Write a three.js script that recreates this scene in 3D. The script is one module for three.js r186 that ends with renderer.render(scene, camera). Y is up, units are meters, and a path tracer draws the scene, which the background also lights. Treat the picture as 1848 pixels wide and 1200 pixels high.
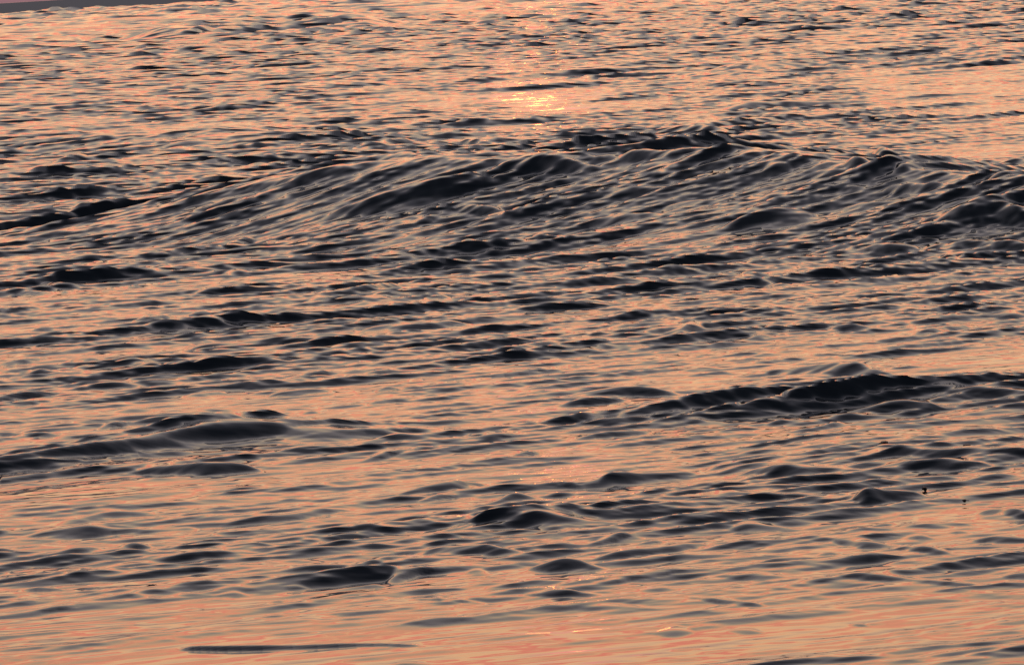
import * as THREE from 'three';
import { mergeGeometries } from 'three/addons/utils/BufferGeometryUtils.js';

// ---------------------------------------------------------------- camera, sky, sun, exposure
const R = THREE.MathUtils.degToRad;
const EYE = 2.2, FOCAL = 8000, CX = 924, CY = 600;          // eye height in metres; focal length and centre in pixels of the photograph
const PITCH = -Math.atan(649 / FOCAL), ROLL = -R(3.4);
const scene = new THREE.Scene();
const camera = new THREE.PerspectiveCamera(2 * Math.atan(600 / FOCAL) * 180 / Math.PI, 1848 / 1200, 0.5, 60000);
camera.position.set(0, EYE, 0);
camera.rotation.order = 'YXZ';
camera.rotation.set(PITCH, 0, ROLL);
camera.updateMatrixWorld(true);

const renderer = new THREE.WebGLRenderer({ antialias: true });
renderer.toneMapping = THREE.LinearToneMapping;
renderer.toneMappingExposure = 1.0;
renderer.shadowMap.enabled = true;

const SUN_AZ = R(0.42), SUN_EL = R(1.75);                     // azimuth to the right of straight ahead
const sunDir = new THREE.Vector3(Math.sin(SUN_AZ) * Math.cos(SUN_EL), Math.sin(SUN_EL), -Math.cos(SUN_AZ) * Math.cos(SUN_EL));
const sun = new THREE.DirectionalLight(new THREE.Color().setRGB(1, 0.44, 0.06), 0.0016);
sun.name = 'sun';
sun.position.copy(sunDir).multiplyScalar(300);
sun.castShadow = true;
sun.shadow.radius = 1.6;
sun.shadow.camera.left = -80; sun.shadow.camera.right = 80; sun.shadow.camera.top = 80; sun.shadow.camera.bottom = -80; sun.shadow.camera.far = 1200;
sun.shadow.mapSize.set(2048, 2048);
scene.add(sun, sun.target);

function rng(seed) { let a = seed >>> 0; return () => { a = (a + 0x6D2B79F5) | 0; let t = Math.imul(a ^ (a >>> 15), 1 | a); t = (t + Math.imul(t ^ (t >>> 7), 61 | t)) ^ t; return ((t ^ (t >>> 14)) >>> 0) / 4294967296; }; }
const clamp = (x, a, b) => Math.min(b, Math.max(a, x));
const smooth = (a, b, x) => { const t = clamp((x - a) / (b - a), 0, 1); return t * t * (3 - 2 * t); };
function hash2(i, j) { let h = Math.imul(i, 374761393) ^ Math.imul(j, 668265263); h = Math.imul(h ^ (h >>> 13), 1274126177); return ((h ^ (h >>> 16)) >>> 0) / 4294967296; }
function noise2(x, y) {
  const i = Math.floor(x), j = Math.floor(y), u = x - i, v = y - j, a = u * u * (3 - 2 * u), b = v * v * (3 - 2 * v);
  return (hash2(i, j) * (1 - a) + hash2(i + 1, j) * a) * (1 - b) + (hash2(i, j + 1) * (1 - a) + hash2(i + 1, j + 1) * a) * b;
}
const fbm = (x, y) => 0.55 * noise2(x, y) + 0.28 * noise2(2.1 * x + 7, 2.1 * y + 3) + 0.17 * noise2(4.3 * x + 1, 4.3 * y + 9);

// the afterglow: a dim rose belt on the horizon, a wide orange glow over the sun, lilac and slate blue above
const RAMP = [  // elevation in degrees, glow side, far side
  [0, [0.27, 0.125, 0.14], [0.24, 0.15, 0.18]],
  [0.8, [0.44, 0.30, 0.24], [0.26, 0.17, 0.19]],
  [1.8, [0.67, 0.455, 0.325], [0.28, 0.19, 0.20]],
  [4, [0.94, 0.59, 0.39], [0.31, 0.21, 0.22]],
  [7, [1.50, 0.88, 0.49], [0.32, 0.24, 0.25]],
  [10, [2.0, 1.0, 0.50], [0.32, 0.25, 0.26]],
  [14, [1.9, 1.0, 0.55], [0.32, 0.27, 0.29]],
  [19, [1.25, 0.96, 0.70], [0.30, 0.28, 0.32]],
  [27, [0.85, 0.74, 0.74], [0.27, 0.27, 0.34]],
  [40, [0.36, 0.345, 0.41], [0.24, 0.26, 0.34]],
  [60, [0.11, 0.12, 0.165], [0.10, 0.12, 0.17]],
  [90, [0.075, 0.09, 0.135], [0.075, 0.09, 0.135]],
];
function skyColor(el, az, out) {                              // el, az in degrees, az measured from the sun
  el = Math.max(0, el - 0.9 * (1 - smooth(-7, 1, az)) * (1 - smooth(0, 4, az)) * (1 - smooth(4, 9, el)));   // the haze belt stands higher to the left of the sun
  let k = 0; while (k < RAMP.length - 2 && el > RAMP[k + 1][0]) k++;
  const t = clamp((el - RAMP[k][0]) / (RAMP[k + 1][0] - RAMP[k][0]), 0, 1);
  const near = Math.exp(-((az / 62) ** 2));
  for (let c = 0; c < 3; c++) {
    const g = RAMP[k][1][c] * (1 - t) + RAMP[k + 1][1][c] * t, f = RAMP[k][2][c] * (1 - t) + RAMP[k + 1][2][c] * t;
    out[c] = f + (g - f) * near;
  }
  // thin rose streaks of high cloud across the glow
  if (el > 3 && el < 40) {
    const wx = 2.2 * fbm(az * 0.22 + 3, el * 0.9) , s1 = fbm(az * 0.5 + 40 + 0.4 * el + wx, el * 3.0 + 1.6 * wx), s2 = fbm(az * 0.07 + 11, el * 0.42 + 5);
    const cl = smooth(0.38, 0.62, 0.4 * s1 + 0.6 * s2) * smooth(8.2, 9.4, el) * (1 - smooth(11, 17, el));
    out[0] *= 1 - 0.10 * cl; out[1] *= 1 - 0.46 * cl; out[2] *= 1 - 0.28 * cl;
  }
  // reddish aureole close to the sun
  const a2 = az * az + (el - 1.75) ** 2;
  const au = Math.exp(-a2 / 0.9) * 1.2 + Math.exp(-Math.sqrt(a2) / 2.0) * 0.15;
  const pillar = 0.6 * Math.exp(-((az / 0.55) ** 2)) * Math.exp(-(((el - 2.5) / 3.2) ** 2));   // a faint red sun pillar
  out[0] += au * 1.1 + pillar; out[1] += au * 0.10; out[2] += au * 0.08 + 0.06 * pillar;
  out[1] *= 1 - 0.12 * pillar;
}
{
  const W = 4096, H = 2048, d = new Float32Array(W * H * 4), o = [0, 0, 0];
  const az0 = Math.atan2(sunDir.z, sunDir.x);
  for (let j = 0; j < H; j++) {
    const el = ((j + 0.5) / H - 0.5) * 180;
    for (let i = 0; i < W; i++) {
      let az = ((i + 0.5) / W - 0.5) * 2 * Math.PI - az0;
      az = Math.atan2(Math.sin(az), Math.cos(az)) * 180 / Math.PI;
      skyColor(Math.max(el, 0), az, o);
      const k = 4 * (j * W + i);
      d[k] = o[0]; d[k + 1] = o[1]; d[k + 2] = o[2]; d[k + 3] = 1;
    }
  }
  const t = new THREE.DataTexture(d, W, H, THREE.RGBAFormat, THREE.FloatType);
  t.mapping = THREE.EquirectangularReflectionMapping;
  t.minFilter = t.magFilter = THREE.LinearFilter;
  t.needsUpdate = true;
  scene.background = t; scene.environment = t;
}

// ---------------------------------------------------------------- from the photograph's pixels to places on the water
const MW = camera.matrixWorld.clone(), MI = MW.clone().invert();
function ray(px, py) { return new THREE.Vector3(px - CX, CY - py, -FOCAL).transformDirection(MW); }
function pixelOf(x, y, z, out) {
  const e = MI.elements, X = e[0] * x + e[4] * y + e[8] * z + e[12], Y = e[1] * x + e[5] * y + e[9] * z + e[13], Z = e[2] * x + e[6] * y + e[10] * z + e[14];
  out[0] = CX - FOCAL * X / Z; out[1] = CY + FOCAL * Y / Z;
}
// a ridge of water: crest points from left to right as bearing th and distance d, with a front of width w and a height a at each
function makeRidge(points, slope, ground, opt = {}) {
  const pow = opt.pow ?? 1.5, p = [], pts = points.map(q => [...q]), m = pts.length - 1;
  if (opt.tips) {                                              // slender tips
    if (pts[0][2] < 1 && pts[1][0] - pts[0][0] < 34) pts[0] = [pts[1][0] - 34, pts[0][1] + 3, 0];
    if (pts[m][2] < 1 && pts[m][0] - pts[m - 1][0] < 34) pts[m] = [pts[m - 1][0] + 34, pts[m][1] + 2, 0];
  }
  for (const [x, y, t] of pts) {
    const v = ray(x, y + t), fl = Math.hypot(v.x, v.z), th = Math.atan2(v.x, -v.z), dep = Math.max(-v.y / fl, 0.002);   // the foot of its front
    let d = EYE / dep;
    if (ground) for (let q = 8; q < d; q *= 1.002) if (EYE - dep * q <= ground(th, q)) { d = q; break; }
    const gs = ground ? clamp((ground(th, d + 0.4) - ground(th, d)) / 0.4, 0, 0.3) : 0;
    const w = Math.max(t, 0.01) * d / (FOCAL * (slope / pow + gs + dep));
    p.push({ th, d: d + w, w, a: slope * w / pow });
  }
  p.sort((m, n) => m.th - n.th);
  if (opt.tips) {                                              // a crest runs across the view: straighten it to a gentle slant
    let sw = 0, sx = 0, sd = 0, sxx = 0, sxd = 0;
    for (const q of p) { const k = q.w + 1e-3, x = q.th * q.d; sw += k; sx += k * x; sd += k * q.d; sxx += k * x * x; sxd += k * x * q.d; }
    const mx = sx / sw, md = sd / sw, vx = sxx / sw - mx * mx, sl = clamp(vx > 1e-9 ? (sxd / sw - mx * md) / vx : 0, -0.9, 0.9);
    for (const q of p) { const line = md + sl * (q.th * md - mx); q.d = line + clamp(q.d - line, -0.3 * q.w, 0.3 * q.w); }
  }
  const r = { p, lo: p[0].th, hi: p[p.length - 1].th, back: opt.back ?? 2.2, pow: opt.pow ?? 1.5 };
  r.dMin = Math.min(...p.map(q => q.d - q.w)); r.dMax = Math.max(...p.map(q => q.d + r.back * q.w));
  return r;
}
const cr = (a, b, c, d, t) => b + 0.5 * t * (c - a + t * (2 * a - 5 * b + 4 * c - d + t * (3 * (b - c) + d - a)));
function ridgeAt(r, th, o) {                                   // crest distance, width and height at a bearing
  const p = r.p; let k = 0;
  while (k < p.length - 2 && th > p[k + 1].th) k++;
  const t = clamp((th - p[k].th) / (p[k + 1].th - p[k].th), 0, 1), a = p[Math.max(k - 1, 0)], b = p[k], c = p[k + 1], d = p[Math.min(k + 2, p.length - 1)];
  o.d = cr(a.d, b.d, c.d, d.d, t); o.w = Math.max(0.004, cr(a.w, b.w, c.w, d.w, t)); o.a = Math.max(0, cr(a.a, b.a, c.a, d.a, t));
}
const ro = { d: 0, w: 0, a: 0 };
function ridgeHeight(r, o, dist) {
  const q = (o.d - dist) / o.w;
  if (q >= 1 || q <= -r.back) return 0;
  if (q > 0) return o.a * Math.pow(1 - q, r.pow);
  const b = -q / r.back; return o.a * (1 - b * b * (3 - 2 * b));
}

// the swells: long smooth ridges that carry the ripples
const SWELLS = [
  { s: 0.22, o: { back: 2.0, pow: 1.9 }, p: [[-500, 470, 6], [-200, 450, 12], [60, 420, 31], [300, 366, 84], [480, 316, 143], [650, 274, 195], [800, 258, 215], [950, 258, 215], [1080, 252, 223], [1230, 234, 246], [1380, 244, 236], [1530, 264, 215], [1680, 280, 202], [1848, 302, 179], [2010, 330, 146], [2200, 380, 77], [2400, 420, 20]] },
  { s: 0.25, o: { back: 2.2, pow: 1.6 }, p: [[-250, 862, 20], [-60, 842, 40], [134, 812, 50], [300, 782, 56], [430, 766, 54], [560, 768, 42], [680, 780, 22], [800, 790, 6]] },
  { s: 0.08, o: { back: 2.0, pow: 1.7 }, p: [[1250, 850, 0], [1360, 836, 40], [1500, 815, 60], [1650, 806, 70], [1848, 808, 70], [2050, 820, 30]] },
  { s: 0.10, o: { back: 2.0, pow: 1.7 }, p: [[1060, 790, 0], [1200, 760, 30], [1330, 722, 50], [1480, 708, 50], [1650, 702, 46], [1848, 702, 46], [2050, 702, 30]] },
  { s: 0.12, o: { back: 2.0, pow: 1.6 }, p: [[200, 90, 0], [300, 48, 24], [400, 36, 30], [520, 28, 30], [660, 30, 20], [760, 34, 0]] },
  { s: 0.10, o: { back: 2.0, pow: 1.6 }, p: [[1180, 160, 0], [1330, 120, 24], [1480, 100, 34], [1640, 88, 36], [1848, 80, 36], [2050, 70, 20]] },
  { s: 0.07, o: { back: 2.0, pow: 1.6 }, p: [[-150, 270, 30], [60, 248, 40], [250, 240, 44], [450, 236, 40], [620, 240, 20], [700, 244, 0]] },
];
const swell = [];
const base0 = (th, d) => { let h = 0; for (const r of swell) if (th > r.lo && th < r.hi && d > r.dMin && d < r.dMax) { ridgeAt(r, th, ro); h += ridgeHeight(r, ro, d); } return h; };
for (const s of SWELLS) swell.push(makeRidge(s.p, s.s, null, { ...s.o, tips: s !== SWELLS[0] }));

// the wavelets that stand out in the photograph: crest points (x, y, height of the dark front in pixels), then how steep
const W = [];
const w = (s, ...v) => { const p = []; for (let i = 0; i < v.length; i += 3) p.push([v[i], v[i + 1], v[i + 2]]); W.push([s, p]); };
// bottom left
w(.8, -30,836,12, 134,820,16, 300,790,20, 390,776,22, 487,772,16, 600,776,0);
w(1.2, 225,858,0, 295,838,16, 380,838,24, 436,833,16, 490,842,0); w(.8, 495,822,6, 564,805,16, 630,813,6, 650,815,0);
w(.8, 110,850,0, 174,836,8, 250,822,4); w(.8, 0,862,12, 60,858,10, 110,860,0);
w(1, 75,946,0, 140,932,9, 201,920,12, 260,922,6, 310,923,0); w(1.1, 30,974,0, 80,956,14, 160,947,20, 200,950,10, 260,957,6, 310,952,4, 340,945,5, 370,954,0);
w(.9, -20,962,8, 0,957,8, 45,949,0); w(.9, -20,990,6, 0,990,6, 40,990,0); w(1.1, 50,1006,0, 100,997,6, 145,987,12, 200,992,0); w(1, 195,985,0, 240,981,10, 290,988,0);
w(1, 210,980,0, 300,977,6, 380,980,10, 440,982,5, 520,968,6, 620,948,8, 700,940,0); w(1, 360,965,0, 410,957,7, 450,954,0); w(.8, 380,945,0, 450,933,8, 510,927,12, 580,918,9, 660,925,0);
w(.8, 310,933,0, 380,924,6, 410,922,0); w(.9, -20,1054,5, 0,1050,5, 60,1043,6, 115,1030,8, 185,1034,0); w(1, 20,1074,0, 70,1059,10, 120,1063,6, 175,1068,0);
w(.9, -20,1086,8, 0,1085,8, 45,1084,6, 60,1088,0); w(.8, -20,1112,4, 0,1110,4, 60,1104,6, 110,1092,7, 150,1098,0); w(.9, 290,1033,0, 350,1025,7, 385,1026,0);
w(.5, 220,1078,0, 245,1076,5, 305,1087,0); w(.6, 310,1100,0, 350,1094,4, 385,1098,0); w(1, 490,1030,0, 530,1020,8, 620,1020,6, 680,1014,0);
w(.9, 370,1074,0, 420,1067,7, 445,1066,0); w(.8, 450,1095,0, 500,1080,8, 560,1070,0); w(.9, 500,1060,0, 535,1055,5, 560,1055,0); w(.9, 455,1120,0, 500,1113,4, 525,1112,0);
w(1.7, 322,1170,0, 345,1162,9, 400,1163,12, 470,1163,12, 540,1161,10, 620,1158,10, 690,1158,8, 745,1163,5, 775,1168,0); w(.7, 450,1148,0, 520,1140,6, 600,1139,0); w(.8, 560,1114,0, 620,1106,6, 690,1103,3, 740,1100,0);
// bottom centre
w(1, 640,833,0, 690,817,10, 735,811,5, 750,812,0); w(1, 715,814,0, 760,806,8, 790,808,4, 830,814,0); w(1, 900,822,0, 950,812,8, 1000,800,0);
w(1, 705,899,0, 760,878,14, 815,868,20, 860,870,8, 890,872,0); w(1.2, 740,908,0, 790,893,8, 850,893,0); w(1.2, 835,926,0, 890,905,8, 930,888,20, 975,897,8, 1000,900,0);
w(.9, 960,885,0, 1010,888,7, 1065,886,0); w(1, 1015,877,0, 1080,872,10, 1110,852,22, 1160,852,14, 1240,855,8, 1260,860,0); w(1, 1015,873,0, 1030,872,5, 1060,877,0);
w(.9, 560,930,0, 620,926,5, 655,927,0); w(.9, 590,950,0, 620,945,6, 660,942,0); w(.8, 670,954,0, 700,946,8, 750,940,10, 790,945,0); w(1, 700,972,0, 780,968,6, 830,955,8, 870,940,8, 900,936,0);
w(1, 830,955,0, 880,938,16, 940,930,26, 1000,930,28, 1060,936,16, 1120,935,5, 1150,932,0); w(.8, 985,967,0, 1040,958,5, 1090,945,0);
w(1, 675,1000,0, 740,992,8, 800,984,18, 860,980,18, 910,990,14, 950,998,6, 990,990,0); w(1, 590,1026,0, 660,1015,10, 700,1003,10, 740,1003,6, 780,1009,0);
w(1, 1050,978,0, 1090,970,8, 1120,963,9, 1140,967,0); w(1, 1130,985,0, 1180,972,8, 1200,972,0); w(1, 1055,998,0, 1120,992,14, 1190,985,12, 1240,978,14, 1300,990,0);
w(1.2, 940,1030,0, 975,1017,12, 1015,1005,24, 1045,1010,16, 1080,1022,6, 1110,1025,0); w(.9, 695,1045,0, 720,1033,12, 765,1025,8, 810,1027,0); w(1, 840,1028,0, 860,1024,7, 890,1026,0);
w(.9, 660,1053,0, 680,1050,6, 705,1055,0); w(.6, 860,1050,0, 900,1047,5, 935,1046,0); w(1.1, 935,1079,0, 975,1070,8, 1005,1063,14, 1050,1069,7, 1110,1076,0);
w(.9, 1055,1058,0, 1110,1046,9, 1150,1040,6, 1200,1037,4, 1225,1037,0); w(.7, 1130,1068,0, 1190,1060,6, 1220,1057,0); w(.6, 640,1088,0, 680,1082,5, 720,1080,0);
w(1, 735,1090,0, 790,1080,9, 805,1083,4, 850,1086,4, 910,1086,0); w(.5, 700,1130,0, 780,1118,12, 870,1118,0); w(.5, 1010,1096,0, 1100,1094,8, 1200,1092,0);
w(.5, 1170,1145,0, 1220,1135,12, 1260,1140,0); w(.6, 1190,1172,0, 1230,1170,4, 1280,1168,0); w(.6, 690,1197,0, 740,1195,6, 800,1197,0);
// bottom right
w(1.2, 1330,862,0, 1365,843,10, 1400,836,24, 1450,840,26, 1490,842,14, 1530,840,10, 1580,850,0); w(1.2, 1510,820,0, 1560,818,6, 1590,812,14, 1650,812,18, 1700,812,18, 1780,812,16, 1848,816,8, 1900,818,0);
w(1.3, 1560,833,0, 1620,832,18, 1660,838,20, 1720,833,20, 1770,834,8, 1790,838,0); w(1.2, 1500,902,0, 1530,893,10, 1565,886,26, 1600,887,20, 1650,890,12, 1680,900,0);
w(1, 1228,905,0, 1290,898,10, 1325,890,14, 1380,895,10, 1430,907,0); w(1, 1200,938,0, 1228,935,8, 1290,928,10, 1340,917,10, 1400,918,5, 1440,910,6, 1465,917,0);
w(1, 1310,954,0, 1350,943,12, 1400,945,8, 1460,935,0); w(.9, 1545,950,0, 1590,942,8, 1640,936,4, 1660,938,0); w(.9, 1490,982,0, 1520,972,6, 1560,972,14, 1600,978,8, 1640,985,8, 1740,984,0);
w(1, 1620,968,0, 1660,964,9, 1690,965,0); w(1.1, 1700,962,0, 1735,957,5, 1750,962,0); w(1, 1750,935,0, 1800,915,14, 1848,922,14, 1900,930,0); w(.9, 1740,972,0, 1800,968,14, 1848,970,10, 1900,975,0);
w(1, 1465,1000,0, 1500,993,7, 1520,998,0); w(1, 1530,1008,0, 1570,1002,9, 1620,1006,0); w(.8, 1590,992,0, 1650,988,10, 1690,992,10, 1740,1000,0);
w(.9, 1200,1004,0, 1228,1000,8, 1280,997,7, 1330,997,5, 1415,990,0); w(.9, 1360,1020,0, 1400,1008,10, 1450,1006,8, 1475,1012,0);
w(.85, 1260,1050,0, 1320,1042,8, 1380,1034,14, 1440,1036,6, 1490,1034,6, 1560,1040,9, 1640,1044,7, 1750,1056,5, 1810,1058,0); w(.8, 1215,1082,0, 1270,1078,6, 1330,1083,9, 1400,1088,0);
w(.6, 1790,1035,0, 1848,1034,10, 1900,1034,0); w(.8, 1535,1125,0, 1550,1124,4, 1572,1130,0); w(.45, 1300,1140,0, 1350,1134,8, 1390,1145,0); w(.65, 1640,1186,0, 1700,1180,10, 1780,1170,10, 1848,1168,12, 1900,1166,0);
w(.9, 1270,838,0, 1320,828,9, 1360,827,0); w(.7, 1470,872,0, 1500,867,5, 1560,868,0); w(.9, 1690,860,0, 1720,850,4, 1770,842,8, 1820,835,0); w(.8, 1200,880,0, 1228,878,4, 1330,876,6, 1370,880,0);
// middle right
w(1.3, 1290,412,0, 1340,392,22, 1400,378,28, 1450,380,16, 1480,384,0); w(1.3, 1600,408,0, 1680,398,12, 1760,376,36, 1800,370,36, 1848,378,30, 1900,384,0);
w(1, 1440,468,0, 1500,450,10, 1580,430,12, 1650,418,10, 1740,405,0); w(1.1, 1540,464,0, 1580,445,12, 1620,438,16, 1670,443,0); w(1, 1640,450,0, 1700,440,10, 1760,435,12, 1848,437,12, 1900,437,0);
w(1.2, 1650,472,0, 1690,457,16, 1740,465,12, 1800,462,0); w(1.1, 1530,490,0, 1565,478,10, 1590,471,10, 1640,478,0); w(1, 1228,518,0, 1270,506,10, 1300,502,12, 1340,505,8, 1400,512,6, 1460,496,0);
w(1, 1310,490,0, 1350,488,6, 1390,490,0); w(1, 1660,497,0, 1710,494,6, 1770,490,0); w(1, 1200,544,0, 1228,541,6, 1280,535,5, 1310,532,0); w(1, 1535,547,0, 1550,537,9, 1580,542,6, 1600,547,0);
w(1.1, 1410,585,0, 1450,575,7, 1490,573,6, 1540,563,10, 1590,563,8, 1620,570,0); w(1.1, 1490,597,0, 1520,588,10, 1560,588,10, 1610,592,0); w(1.1, 1180,606,0, 1228,590,18, 1250,579,22, 1275,590,10, 1350,593,4, 1440,583,0);
w(.9, 1640,562,0, 1690,550,10, 1740,546,6, 1790,545,0); w(.8, 1640,597,0, 1680,590,12, 1740,582,8, 1770,578,0); w(.8, 1780,570,0, 1820,565,8, 1848,566,6, 1890,566,0);
w(.7, 1270,625,0, 1300,617,7, 1330,618,0); w(1, 1345,610,0, 1370,605,7, 1395,605,0); w(.8, 1360,634,0, 1430,620,7, 1470,615,8, 1495,620,0); w(1.3, 1555,633,0, 1620,622,4, 1700,617,4, 1790,607,4, 1848,599,0);
w(1.2, 1200,662,0, 1228,658,4, 1300,655,2, 1350,650,4, 1395,647,0); w(.75, 1330,684,0, 1400,668,8, 1460,658,16, 1510,652,24, 1560,658,22, 1600,675,14, 1660,680,0);
w(1, 1228,728,0, 1280,712,16, 1320,702,18, 1360,708,10, 1405,717,0); w(1, 1310,752,0, 1360,738,12, 1400,731,14, 1440,735,0); w(.9, 1420,724,0, 1470,711,12, 1510,712,10, 1560,716,0);
w(1.2, 1500,752,0, 1560,738,10, 1620,726,20, 1680,728,16, 1700,735,0); w(.9, 1600,717,0, 1680,707,6, 1760,708,10, 1848,708,12, 1900,708,0); w(.9, 1720,738,0, 1790,732,5, 1848,731,5, 1890,731,0);
w(.9, 1650,697,0, 1700,690,3, 1760,678,12, 1800,672,14, 1848,674,10, 1900,676,0); w(.9, 1210,764,0, 1260,758,8, 1280,765,0); w(.8, 1370,778,0, 1410,757,9, 1435,757,0); w(1, 1460,775,0, 1490,765,6, 1510,760,8, 1520,767,0);
w(.8, 1600,527,0, 1650,520,3, 1770,519,0);
// middle centre
w(1.2, 780,472,0, 800,456,10, 830,443,16, 870,438,14, 885,444,0); w(1.1, 865,462,0, 890,455,6, 910,457,0); w(1.2, 930,442,0, 965,431,14, 1000,433,8, 1030,432,0); w(1.3, 790,482,0, 850,477,8, 920,465,12, 970,450,14, 1010,447,8, 1020,448,0);
w(1, 1000,437,0, 1060,425,8, 1120,420,4, 1240,415,0); w(1.2, 540,542,0, 590,527,10, 620,524,12, 670,515,14, 700,508,12, 725,510,0); w(1, 700,532,0, 730,520,8, 760,520,0);
w(1.1, 740,544,0, 790,530,10, 820,533,0); w(1.1, 640,548,0, 660,543,6, 685,545,0); w(1.1, 590,558,0, 620,555,8, 650,553,0); w(.7, 895,515,0, 940,506,10, 980,505,6, 1000,507,0); w(1, 1025,497,0, 1080,482,10, 1110,476,6, 1120,476,0);
w(1.1, 1090,534,0, 1130,516,12, 1160,514,8, 1190,512,0); w(.8, 990,556,0, 1030,546,12, 1065,535,10, 1075,534,0); w(1, 740,568,0, 790,558,10, 840,556,0); w(1, 840,548,0, 880,540,5, 900,542,0); w(1.1, 820,549,0, 840,538,8, 855,543,0);
w(1.1, 625,594,0, 680,582,14, 740,580,16, 810,573,14, 840,580,4, 880,582,0); w(1, 910,585,0, 970,570,7, 1010,568,5, 1070,565,0); w(1.1, 1080,588,0, 1130,583,8, 1180,580,10, 1215,579,8, 1232,580,0);
w(1, 1050,605,0, 1080,602,6, 1110,602,0); w(1, 970,605,0, 1020,597,4, 1050,598,0); w(1, 790,622,0, 840,610,7, 900,603,5, 930,602,0); w(1, 860,652,0, 930,625,10, 990,612,9, 1020,614,0); w(1, 740,647,0, 820,642,6, 880,640,0);
w(1, 940,650,0, 1000,645,5, 1050,640,0); w(1, 590,658,0, 620,655,3, 690,651,4, 700,650,0); w(.9, 600,692,0, 660,676,8, 700,664,10, 745,665,0); w(1, 690,684,0, 750,680,4, 780,680,0);
w(1.4, 740,690,0, 810,685,4, 880,674,3, 960,668,5, 1030,658,4, 1080,650,0); w(1.2, 660,705,0, 700,697,10, 730,695,0); w(1, 640,727,0, 680,722,10, 740,715,8, 780,715,0); w(.7, 905,710,0, 960,707,5, 1000,702,0);
w(1, 970,728,0, 1040,710,12, 1100,700,16, 1150,702,14, 1200,707,10, 1240,712,0); w(1.1, 980,734,0, 1060,720,12, 1110,718,8, 1130,718,0); w(1.1, 1030,774,0, 1080,760,12, 1120,755,18, 1160,758,10, 1200,763,0); w(.8, 1000,747,0, 1080,738,10, 1150,733,8, 1200,730,0);
w(.9, 690,767,0, 730,760,6, 800,757,0); w(1.1, 600,772,0, 680,777,4, 780,780,4, 820,779,0); w(1, 1010,797,0, 1080,783,10, 1140,777,10, 1200,768,0); w(.8, 840,792,0, 890,785,10, 960,780,0); w(1, 830,745,0, 860,743,5, 900,745,3, 940,738,0);
// middle left
w(1.1, -20,434,6, 0,432,6, 60,428,0); w(1.3, -20,506,12, 0,508,12, 20,517,0); w(1.3, 45,508,0, 75,497,8, 95,490,12, 115,496,0); w(1.3, 55,522,0, 100,508,12, 125,513,6, 145,518,0); w(1.2, 145,503,0, 165,492,10, 180,491,10, 205,498,0); w(1.1, 160,509,0, 205,506,5, 215,506,0);
w(1.2, -20,520,6, 0,520,6, 60,522,8, 130,524,4, 200,526,0); w(1, 180,530,0, 200,526,5, 260,506,4, 320,497,3, 340,494,0); w(1, 265,490,0, 290,475,10, 340,476,0); w(1.3, 360,457,0, 400,443,10, 440,430,14, 475,428,0); w(1.3, 400,494,0, 425,486,10, 450,492,0); w(.9, 330,490,0, 380,478,6, 420,472,0);
w(1.1, 330,535,0, 370,526,8, 400,524,6, 470,520,0); w(1, -20,570,3, 0,567,3, 50,555,8, 105,550,0); w(.9, 100,560,0, 130,553,6, 160,553,0); w(1, 225,557,0, 270,553,6, 295,553,0); w(1.1, 215,580,0, 260,570,10, 300,565,9, 330,563,0); w(1.2, 335,567,0, 360,558,8, 370,557,0); w(1.2, 275,583,0, 310,577,7, 330,578,0);
w(1.3, 400,570,0, 430,562,10, 450,568,4, 500,566,0); w(1, 40,600,0, 70,592,8, 110,592,6, 160,580,10, 190,582,0); w(.9, 80,578,0, 130,569,4, 190,560,4, 200,557,0); w(1, -20,618,5, 0,618,5, 50,618,3, 110,605,9, 160,601,6, 200,603,0); w(1, 180,596,0, 230,592,3, 270,588,0);
w(.9, 235,612,0, 270,601,5, 330,597,5, 400,588,0); w(1, 320,629,0, 370,618,10, 430,612,14, 480,607,16, 540,608,14, 620,613,8, 680,615,0); w(.9, -20,655,4, 0,652,4, 50,645,6, 100,638,0); w(.9, 110,647,0, 150,640,10, 180,645,6, 215,650,0);
w(.9, 155,630,0, 200,622,5, 230,622,0); w(.9, 20,680,0, 60,670,10, 100,673,6, 150,677,0); w(.8, 100,664,0, 160,660,10, 200,655,10, 240,652,12, 280,662,12, 320,670,0); w(.8, 320,670,0, 380,660,10, 440,654,10, 490,650,12, 520,657,6, 600,657,0);
w(.8, 105,698,0, 160,693,8, 230,693,5, 280,692,0); w(1.1, -20,718,10, 0,716,10, 40,708,11, 90,709,6, 140,713,0); w(1, 300,715,0, 370,705,8, 430,702,0); w(.8, 300,700,0, 350,692,7, 450,690,0); w(.9, 470,715,0, 510,703,10, 570,700,10, 620,703,0);
w(.9, 470,690,0, 530,680,8, 580,670,10, 620,665,0); w(.7, -20,738,4, 0,735,4, 60,728,3, 110,733,0); w(.6, 165,740,0, 230,735,8, 300,733,0); w(1, 160,772,0, 200,763,9, 250,758,0); w(1.1, 210,775,0, 270,755,9, 320,750,10, 340,752,0); w(1.1, -20,778,8, 0,778,8, 60,778,10, 120,784,4, 190,787,0);
w(1, 370,760,0, 400,750,8, 450,744,7, 500,742,0); w(1, 530,747,0, 555,740,6, 575,746,0); w(.9, 530,545,0, 570,535,8, 610,528,0); w(.8, 520,570,0, 545,553,8, 600,548,0);
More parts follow.
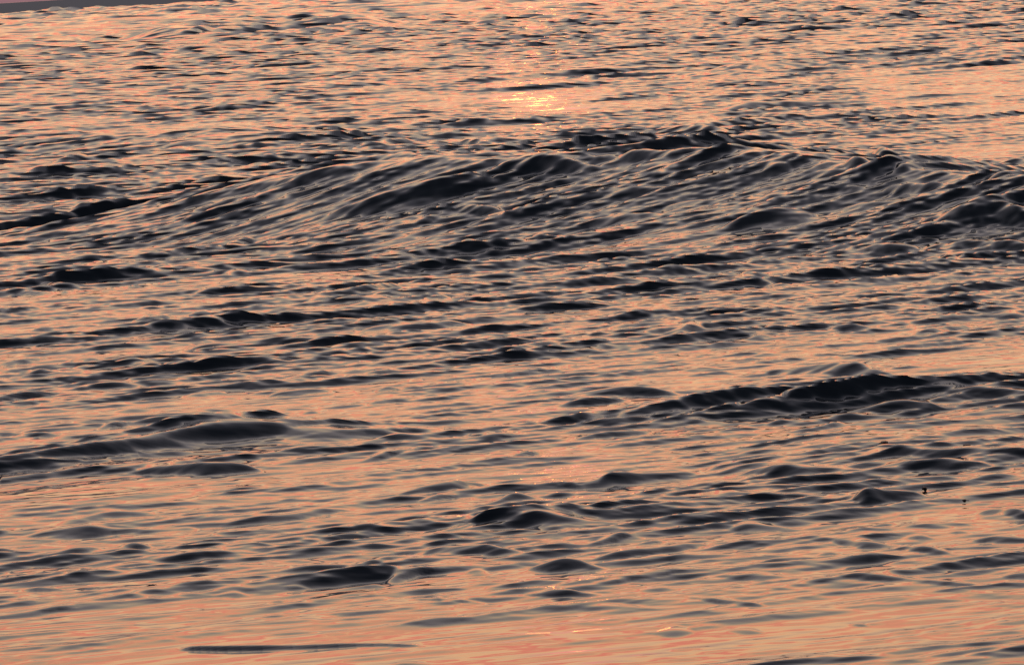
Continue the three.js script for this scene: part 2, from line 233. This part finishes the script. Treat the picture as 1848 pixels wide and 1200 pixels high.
// the swell in the upper half
w(1.3, 560,397,0, 620,370,20, 680,352,36, 730,342,40, 790,325,40, 850,318,28, 900,316,0); w(1.2, 430,347,0, 490,330,10, 550,318,14, 620,302,14, 650,300,0); w(1.2, 860,314,0, 920,300,14, 960,290,22, 1010,288,24, 1060,298,14, 1090,305,0);
w(1, 620,267,0, 680,255,12, 730,250,10, 760,256,0); w(1.1, 790,267,0, 830,250,8, 870,255,14, 910,265,0); w(.9, 640,292,0, 700,280,8, 740,272,12, 790,285,0); w(.9, 920,247,0, 955,238,10, 990,240,0); w(1, 955,277,0, 1000,262,8, 1050,262,0);
w(.7, 1060,257,0, 1120,245,8, 1180,235,14, 1230,228,20, 1290,232,16, 1340,245,0); w(1.3, 1280,274,0, 1330,258,12, 1390,253,14, 1450,250,12, 1500,252,12, 1550,265,0); w(1.2, 1540,282,0, 1570,272,6, 1595,266,16, 1630,280,0); w(1.1, 1640,272,0, 1680,272,10, 1740,285,10, 1800,293,8, 1848,297,10, 1900,303,0);
w(1.1, 1100,287,0, 1150,275,14, 1200,272,12, 1260,270,0); w(1, 1120,312,0, 1180,300,10, 1240,290,0); w(1.1, 1520,307,0, 1550,286,16, 1570,295,0); w(1, 1370,317,0, 1400,302,14, 1440,300,0); w(1, 1600,317,0, 1640,300,10, 1690,298,0); w(1.2, 1590,347,0, 1620,335,14, 1690,330,14, 1740,325,0);
w(1.2, 1740,327,0, 1800,318,12, 1848,310,12, 1900,312,0); w(1, 1230,337,0, 1290,322,10, 1340,317,0); w(1, 1220,312,0, 1300,295,10, 1330,292,0); w(1, 1430,322,0, 1500,310,10, 1540,308,0); w(1.2, 1040,412,0, 1080,395,10, 1130,385,16, 1170,383,10, 1200,395,0);
w(1.2, 810,387,0, 850,375,14, 890,375,14, 930,385,0); w(1.1, 740,412,0, 770,395,10, 800,390,0); w(1, 900,347,0, 950,335,10, 1000,325,0); w(1, 930,372,0, 1000,350,10, 1060,335,10, 1100,330,0); w(1, 1080,367,0, 1120,350,10, 1170,340,10, 1240,335,0);
w(1, 1360,367,0, 1400,350,12, 1440,345,0); w(1, 1480,347,0, 1540,335,10, 1580,340,0); w(1.1, 20,412,0, 80,398,8, 140,390,0); w(.8, 120,372,0, 180,360,8, 240,352,0); w(1.1, 80,292,0, 130,280,10, 175,280,0); w(1.2, 260,267,0, 330,254,10, 390,250,8, 440,248,0);
w(1, -20,267,4, 0,265,4, 60,258,4, 140,250,0); w(1, 140,234,0, 190,227,4, 280,233,0); w(1, 1500,380,0, 1560,365,10, 1620,360,0); w(1, 1600,375,0, 1660,360,10, 1720,350,0); w(1.1, 1180,372,0, 1240,360,10, 1300,352,0); w(1, 970,395,0, 1020,380,8, 1050,375,0);
// far
w(.8, 310,64,0, 350,50,10, 400,45,0); w(.8, 390,62,0, 470,42,6, 560,36,6, 620,38,0); w(.9, 1260,207,0, 1330,190,12, 1400,180,14, 1460,182,8, 1560,185,4, 1640,184,0); w(.9, 1540,214,0, 1600,207,6, 1660,204,0);
w(.9, 1430,157,0, 1500,148,8, 1560,140,0); w(.9, 1530,132,0, 1600,115,8, 1680,100,8, 1760,94,6, 1848,88,5, 1900,86,0); w(.9, 1260,132,0, 1350,118,6, 1440,112,0); w(1, 820,50,0, 870,44,6, 910,42,0); w(1, 1060,20,0, 1120,12,5, 1180,12,0);

const wavelets = W.map(([s, p]) => makeRidge(p, (p[0][1] > 860 ? 0.31 : 0.36) * s, base0, { tips: true, pow: 1.25 }));

// wind ripples: many short-crested waves running in towards the shore
const waves = [];
{
  const r = rng(20);
  const add = (N, L0, L1, mean, sd, slope, mid, wide, long) => {   // long: 0 wind ripples, 1 short waves, 2 waves of the open water far out
    for (let i = 0; i < N; i++) {
      const L = L0 * Math.pow(L1 / L0, (i + r()) / N), al = mean + (r() + r() + r() - 1.5) * 2 * sd, k = 2 * Math.PI / L;
      const shape = Math.exp(-(Math.log(L / mid) ** 2) / (2 * wide * wide));
      waves.push({ L, kx: k * Math.sin(al), kz: k * Math.cos(al), a: slope * shape / k, ph: r() * 6.283, long: long === 0 && L > 0.42 ? 3 : long });
    }
  };
  add(150, 0.06, 1.4, R(17), R(10), 0.033, 0.27, 1.15, 0);
  add(40, 0.06, 0.6, R(-26), R(12), 0.018, 0.14, 0.9, 0);
  add(60, 0.7, 8, R(16), R(11), 0.032, 1.4, 0.7, 1);
  add(36, 3, 18, R(18), R(18), 0.036, 6.5, 0.6, 2);
}
// where the water is calmer or livelier: x, y, half-widths in pixels, factor
const CALM = [
  [1760, 175, 300, 60, 0.4], [1800, 262, 220, 28, 0.4], [950, 190, 300, 22, 0.5], [965, 182, 75, 20, 0.36], [950, 150, 120, 24, 0.55], [924, 1220, 1400, 140, 0.24], [1600, 1120, 420, 60, 0.6], [250, 1150, 420, 60, 0.65],
  [150, 230, 300, 20, 0.6], [760, 420, 160, 24, 0.7], [1250, 690, 130, 20, 0.4], [1790, 655, 120, 22, 0.3], [170, 890, 220, 25, 0.5], [200, 540, 160, 20, 0.6],
];
const LIVE = [[1150, 345, 760, 95, 1.4], [250, 420, 400, 60, 1.25], [500, 40, 700, 60, 1.2], [1650, 450, 260, 50, 1.3], [90, 505, 170, 26, 1.4], [640, 530, 200, 26, 1.2]];

// ---------------------------------------------------------------- the sea
const TH = 0.128, COLS = 640, NEAR = 11.5, FAR = 800;
const allDists = [];
for (let d = NEAR; d < FAR;) { allDists.push(d); d += d * 0.00047 / (0.25 + EYE / d) * (1 + 0.45 * smooth(120, 400, d)); }

function seaSheet(from, to, COLS, dists) {
  const ROWS = dists.length, span = to - from;
  const n = ROWS * COLS, pos = new Float32Array(3 * n), H = new Float32Array(n), E = new Float32Array(n);
  const px = [0, 0];
  const thOf = i => from + span * i / (COLS - 1);
  // swells
  for (let i = 0; i < COLS; i++) {
    const th = thOf(i);
    for (const r of swell) {
      if (th <= r.lo || th >= r.hi) continue;
      ridgeAt(r, th, ro);
      for (let j = 0; j < ROWS; j++) { const d = dists[j]; if (d > ro.d - ro.w && d < ro.d + r.back * ro.w) H[j * COLS + i] += ridgeHeight(r, ro, d); }
    }
  }
  // liveliness
  for (let j = 0; j < ROWS; j++) for (let i = 0; i < COLS; i++) {
    const th = thOf(i), d = dists[j], k = j * COLS + i;
    pixelOf(d * Math.sin(th), H[k], -d * Math.cos(th), px);
    let e = 1;
    for (const [x, y, rx, ry, f] of CALM) { const q = ((px[0] - x) / rx) ** 2 + ((px[1] - y) / ry) ** 2; if (q < 6) e *= 1 + (f - 1) * Math.exp(-q); }
    for (const [x, y, rx, ry, f] of LIVE) { const q = ((px[0] - x) / rx) ** 2 + ((px[1] - y) / ry) ** 2; if (q < 6) e *= 1 + (f - 1) * Math.exp(-q); }
    const X = d * Math.sin(th), Z = -d * Math.cos(th);
    E[k] = e * (0.55 + 0.9 * fbm(X * 0.55 + 50, Z * 0.35));
  }
  // wavelets, and how far each hides the wind ripples
  const M = new Float32Array(n);
  for (const r of wavelets) {
    const i0 = Math.max(0, Math.ceil((r.lo - from) / span * (COLS - 1))), i1 = Math.min(COLS - 1, Math.floor((r.hi - from) / span * (COLS - 1)));
    for (let i = i0; i <= i1; i++) {
      ridgeAt(r, thOf(i), ro);
      const X = ro.d * Math.sin(thOf(i)), wob = 0.72 + 0.56 * noise2(X * 2.4 + 9 * r.lo * 100, r.dMin * 3);
      ro.d += ro.w * 0.4 * (noise2(X * 3 + 31, r.dMin * 5) - 0.5);
      let lo = 0, hi = ROWS; const first = ro.d - ro.w;
      while (lo < hi) { const m = (lo + hi) >> 1; if (dists[m] < first) lo = m + 1; else hi = m; }
      for (let j = lo; j < ROWS && dists[j] < ro.d + r.back * ro.w; j++) {
        const dz = dists[j] * 0.0009, at = dists[j];           // mean over a row, so that the crest does not step from row to row
        const h = (ridgeHeight(r, ro, at - dz) + ridgeHeight(r, ro, at - dz / 2) + ridgeHeight(r, ro, at) + ridgeHeight(r, ro, at + dz / 2) + ridgeHeight(r, ro, at + dz)) / 5;
        H[j * COLS + i] += wob * h;
        M[j * COLS + i] = Math.max(M[j * COLS + i], smooth(0, 0.6, h / (ro.a + 1e-6)) * smooth(0, 0.012, ro.a));
      }
    }
  }
  // ripples: heights and exact slopes
  const RH = new Float32Array(n), GX = new Float32Array(n), GZ = new Float32Array(n);
  for (let j = 0; j < ROWS; j++) {
    const d = dists[j], dx = span * d / (COLS - 1), dz = (dists[Math.min(j + 1, ROWS - 1)] - dists[Math.max(j - 1, 0)]) / 2;
    const small = COLS > 300 ? Math.max(2.0 * dx, 1.0 * dz) : Math.max(1.0 * dx, 0.4 * dz), fine = 0.66 + 0.28 * smooth(18, 50, d) + 0.95 * smooth(70, 200, d), long = 0.16 + 0.36 * smooth(16, 42, d) + 0.40 * smooth(60, 180, d), open = smooth(200, 450, d);
    const live = waves.filter(v => v.L > small).map(v => ({ ...v, a: v.a * smooth(small, 2 * small, v.L) * [fine, long, open, fine * (0.75 + 0.25 * smooth(18, 45, d))][v.long] })).filter(v => v.a > 1e-6);
    let power = 0; for (const v of live) power += v.a * v.a / 2;
    const peak = (0.34 - 0.2 * smooth(40, 120, d)) / Math.sqrt(power);
    for (let i = 0; i < COLS; i++) {
      const th = thOf(i), x = d * Math.sin(th), z = -d * Math.cos(th), k = j * COLS + i;
      let h = 0, gx = 0, gz = 0;
      for (const v of live) {
        const p = v.kx * x + v.kz * z + v.ph, q = p + 0.35 * Math.sin(p), g = -v.a * Math.sin(q) * (1 + 0.35 * Math.cos(p));
        h += v.a * (Math.cos(q) + 0.1724); gx += g * v.kx; gz += g * v.kz;
      }
      const e = E[k] * (1 - 0.35 * M[k]), up = Math.exp(Math.min(peak * h, 1.5)); gx *= up; gz *= up; h = (up - 1) / peak;   // narrow crests, wide flat troughs
      RH[k] = h * e; GX[k] = gx * e; GZ[k] = gz * e;
    }
  }
  const nor = new Float32Array(3 * n);
  for (let j = 0; j < ROWS; j++) for (let i = 0; i < COLS; i++) {
    const th = thOf(i), d = dists[j], k = j * COLS + i, S = Math.sin(th), C = Math.cos(th);
    const j0 = Math.max(j - 1, 0), j1 = Math.min(j + 1, ROWS - 1), i0 = Math.max(i - 1, 0), i1 = Math.min(i + 1, COLS - 1);
    const hd = (H[j1 * COLS + i] - H[j0 * COLS + i]) / (dists[j1] - dists[j0]), ht = (H[j * COLS + i1] - H[j * COLS + i0]) / ((i1 - i0) * span / (COLS - 1) * d);
    const nx = -(hd * S + ht * C + GX[k]), nz = -(-hd * C + ht * S + GZ[k]), l = Math.hypot(nx, 1, nz);
    nor[3 * k] = nx / l; nor[3 * k + 1] = 1 / l; nor[3 * k + 2] = nz / l;
    pos[3 * k] = d * S; pos[3 * k + 1] = H[k] + RH[k]; pos[3 * k + 2] = -d * C;
  }
  const idx = new Uint32Array(6 * (ROWS - 1) * (COLS - 1)); let q = 0;
  for (let j = 0; j < ROWS - 1; j++) for (let i = 0; i < COLS - 1; i++) {
    const a = j * COLS + i, b = a + 1, c = a + COLS, e = c + 1;
    idx[q++] = a; idx[q++] = b; idx[q++] = c; idx[q++] = b; idx[q++] = e; idx[q++] = c;
  }
  const g = new THREE.BufferGeometry();
  g.setAttribute('position', new THREE.BufferAttribute(pos, 3));
  g.setAttribute('normal', new THREE.BufferAttribute(nor, 3));
  g.setIndex(new THREE.BufferAttribute(idx, 1));
  return g;
}
const water = new THREE.MeshPhysicalMaterial({ name: 'sea_water', color: new THREE.Color().setRGB(0.004, 0.007, 0.009), roughness: 0.045, metalness: 0, ior: 1.333 });
const SIDE = 0.34, dists = allDists, ROWS = dists.length, coarse = allDists.filter((d, i) => i % 3 === 0 || i === ROWS - 1);
const sea = new THREE.Mesh(mergeGeometries([seaSheet(-TH, TH, COLS, dists), seaSheet(-SIDE, -TH + 2e-4, 130, coarse), seaSheet(TH - 2e-4, SIDE, 130, coarse)]), water);   // coarser where only another camera would look
sea.name = 'sea'; sea.castShadow = sea.receiveShadow = true;
sea.userData = { kind: 'structure', label: 'rippled dark sea water with orange evening sky mirrored on it' };
scene.add(sea);

// the rest of the sea round it, out to the horizon
function openSea() {
  const pos = [], idx = [];
  const sheet = (ths, ds, y) => {
    const o = pos.length / 3;
    for (const d of ds) for (const t of ths) pos.push(d * Math.sin(t), y(d), -d * Math.cos(t));
    for (let j = 0; j < ds.length - 1; j++) for (let i = 0; i < ths.length - 1; i++) { const a = o + j * ths.length + i, b = a + 1, c = a + ths.length; idx.push(a, b, c, b, c + 1, c); }
  };
  const lin = (a, b, n) => Array.from({ length: n + 1 }, (_, i) => a + (b - a) * i / n), geo = (a, b, n) => Array.from({ length: n + 1 }, (_, i) => a * Math.pow(b / a, i / n));
  // beyond: choppy crests, each with its own steep near face, seen one behind another
  const r = rng(5), step = [];
  for (let d = FAR * 0.995; d < 12000; d *= 1.06) step.push(d);
  for (let k = 0; k < step.length - 1; k++) {
    const d0 = step[k], d1 = step[k + 1], n = 900, rise = 0.34, jig = r() * 100;
    const top = t => rise * (0.75 + 0.5 * noise2(t * d0 / 6 + jig, k)), o = pos.length / 3;
    for (let i = 0; i <= n; i++) {
      const t = -0.4 + 0.8 * i / n, h = top(t);
      const put = (d, y) => pos.push(d * Math.sin(t), y, -d * Math.cos(t));
      put(d0, -0.1); put(d0 + (h + 0.1) / 0.33, h); put(d0 + (h + 0.1) / 0.33, h); put(d1, -0.1);
    }
    for (let i = 0; i < n; i++) for (const c of [0, 2]) { const a = o + 4 * i + c, b = a + 4; idx.push(a, b, a + 1, b, b + 1, a + 1); }
  }
  sheet(lin(-1.7, -0.4, 60), geo(FAR * 0.995, 12000, 60), () => -0.1);
  sheet(lin(0.4, 1.7, 60), geo(FAR * 0.995, 12000, 60), () => -0.1);
  sheet(lin(-1.7, 1.7, 120), geo(12000, 40000, 10), () => -0.1);
  sheet(lin(-1.7, -SIDE, 60), geo(3, FAR * 0.995, 60), () => 0);
  sheet(lin(SIDE, 1.7, 60), geo(3, FAR * 0.995, 60), () => 0);
  sheet(lin(-SIDE, SIDE, 40), geo(3, NEAR, 10), () => 0);
  const g = new THREE.BufferGeometry();
  g.setAttribute('position', new THREE.Float32BufferAttribute(pos, 3)); g.setIndex(idx); g.computeVertexNormals();
  return g;
}
const open = new THREE.Mesh(openSea(), water);
open.name = 'open_sea'; open.castShadow = open.receiveShadow = true;
open.userData = { kind: 'structure', label: 'smooth purple grey far sea running to the horizon' };
scene.add(open);

// small bits of weed afloat on the water
const weed = new THREE.MeshPhysicalMaterial({ name: 'wet_weed', color: new THREE.Color().setRGB(0.022, 0.010, 0.012), roughness: 0.45, ior: 1.4 });
function surfacePoint(px, py) {
  const v = ray(px, py), fl = Math.hypot(v.x, v.z), th = Math.atan2(v.x, -v.z), dep = -v.y / fl, i = Math.round((th + TH) / (2 * TH) * (COLS - 1));
  const P = sea.geometry.attributes.position;
  for (let j = 0; j < ROWS; j++) if (EYE - dep * dists[j] <= P.getY(j * COLS + i)) return new THREE.Vector3(dists[j] * Math.sin(th), P.getY(j * COLS + i), -dists[j] * Math.cos(th));
  return null;
}
const BITS = [
  [1597, 797, 14, 6, 'round dark clump of weed floating left of the long dark wavelet, with a pale glint', 1],
  [1746, 801, 15, 6, 'largest dark clump of weed, floating above the long dark wavelet at the right', 1],
  [1801, 805, 12, 3, 'flat thin strip of weed floating just right of the largest clump', 0],
  [1669, 879, 10, 6, 'small dark weed scrap floating below the long dark wavelet with the bright vein', 0],
  [1741, 902, 9, 5, 'small dark weed scrap floating on orange water right of the round dark hump', 0],
  [273, 1055, 13, 4, 'single dark weed scrap on smooth orange water at the lower left', 0],
];
function lump(r, sx, sy, sz) {
  const g = new THREE.IcosahedronGeometry(1, 3), P = g.attributes.position, k = r() * 50;
  for (let i = 0; i < P.count; i++) {
    const x = P.getX(i), y = P.getY(i), z = P.getZ(i), f = 0.72 + 0.55 * noise2(x * 2.2 + k + z, y * 2.2 + z * 1.7 + k);
    P.setXYZ(i, x * f * sx, y * f * sy, z * f * sz);
  }
  g.computeVertexNormals(); return g;
}
function blade(r, len) {
  const pts = []; let x = 0, y = 0, z = 0, a = r() * 6.283;
  for (let i = 0; i < 5; i++) { pts.push(new THREE.Vector3(x, y, z)); a += (r() - 0.5) * 1.2; x += Math.cos(a) * len / 4; z += Math.sin(a) * len / 4; y += (r() - 0.62) * len * 0.1; }
  const g = new THREE.TubeGeometry(new THREE.CatmullRomCurve3(pts), 12, len * 0.07, 6, false); g.scale(1, 0.5, 1); g.computeVertexNormals(); return g;
}
BITS.forEach(([x, y, wide, high, label, big], n) => {
  const at = surfacePoint(x, y + high / 2); if (!at) return;
  const r = rng(100 + n), m = at.distanceTo(camera.position) / FOCAL, o = new THREE.Group();
  o.name = n ? 'floating_weed_' + String(n).padStart(3, '0') : 'floating_weed';
  o.position.copy(at); o.userData = { label, category: 'seaweed', group: 'bits of weed afloat' };
  const add = (name, g) => { const q = new THREE.Mesh(g, weed); q.name = name; q.castShadow = q.receiveShadow = true; o.add(q); return q; };
  add('clump', lump(r, wide * m * 0.45, high * m * 0.38, wide * m * 0.5));
  for (let k = 0; k < 2 + big; k++) { const f = add('frond', blade(r, wide * m * 0.9)); f.position.set((r() - 0.5) * wide * m * 0.4, high * m * 0.05, (r() - 0.5) * wide * m * 0.3); }
  scene.add(o);
});

console.log('rows', ROWS, 'cols', COLS, 'tris', 2 * (ROWS - 1) * (COLS - 1), 'wavelets', wavelets.length);
renderer.render(scene, camera);
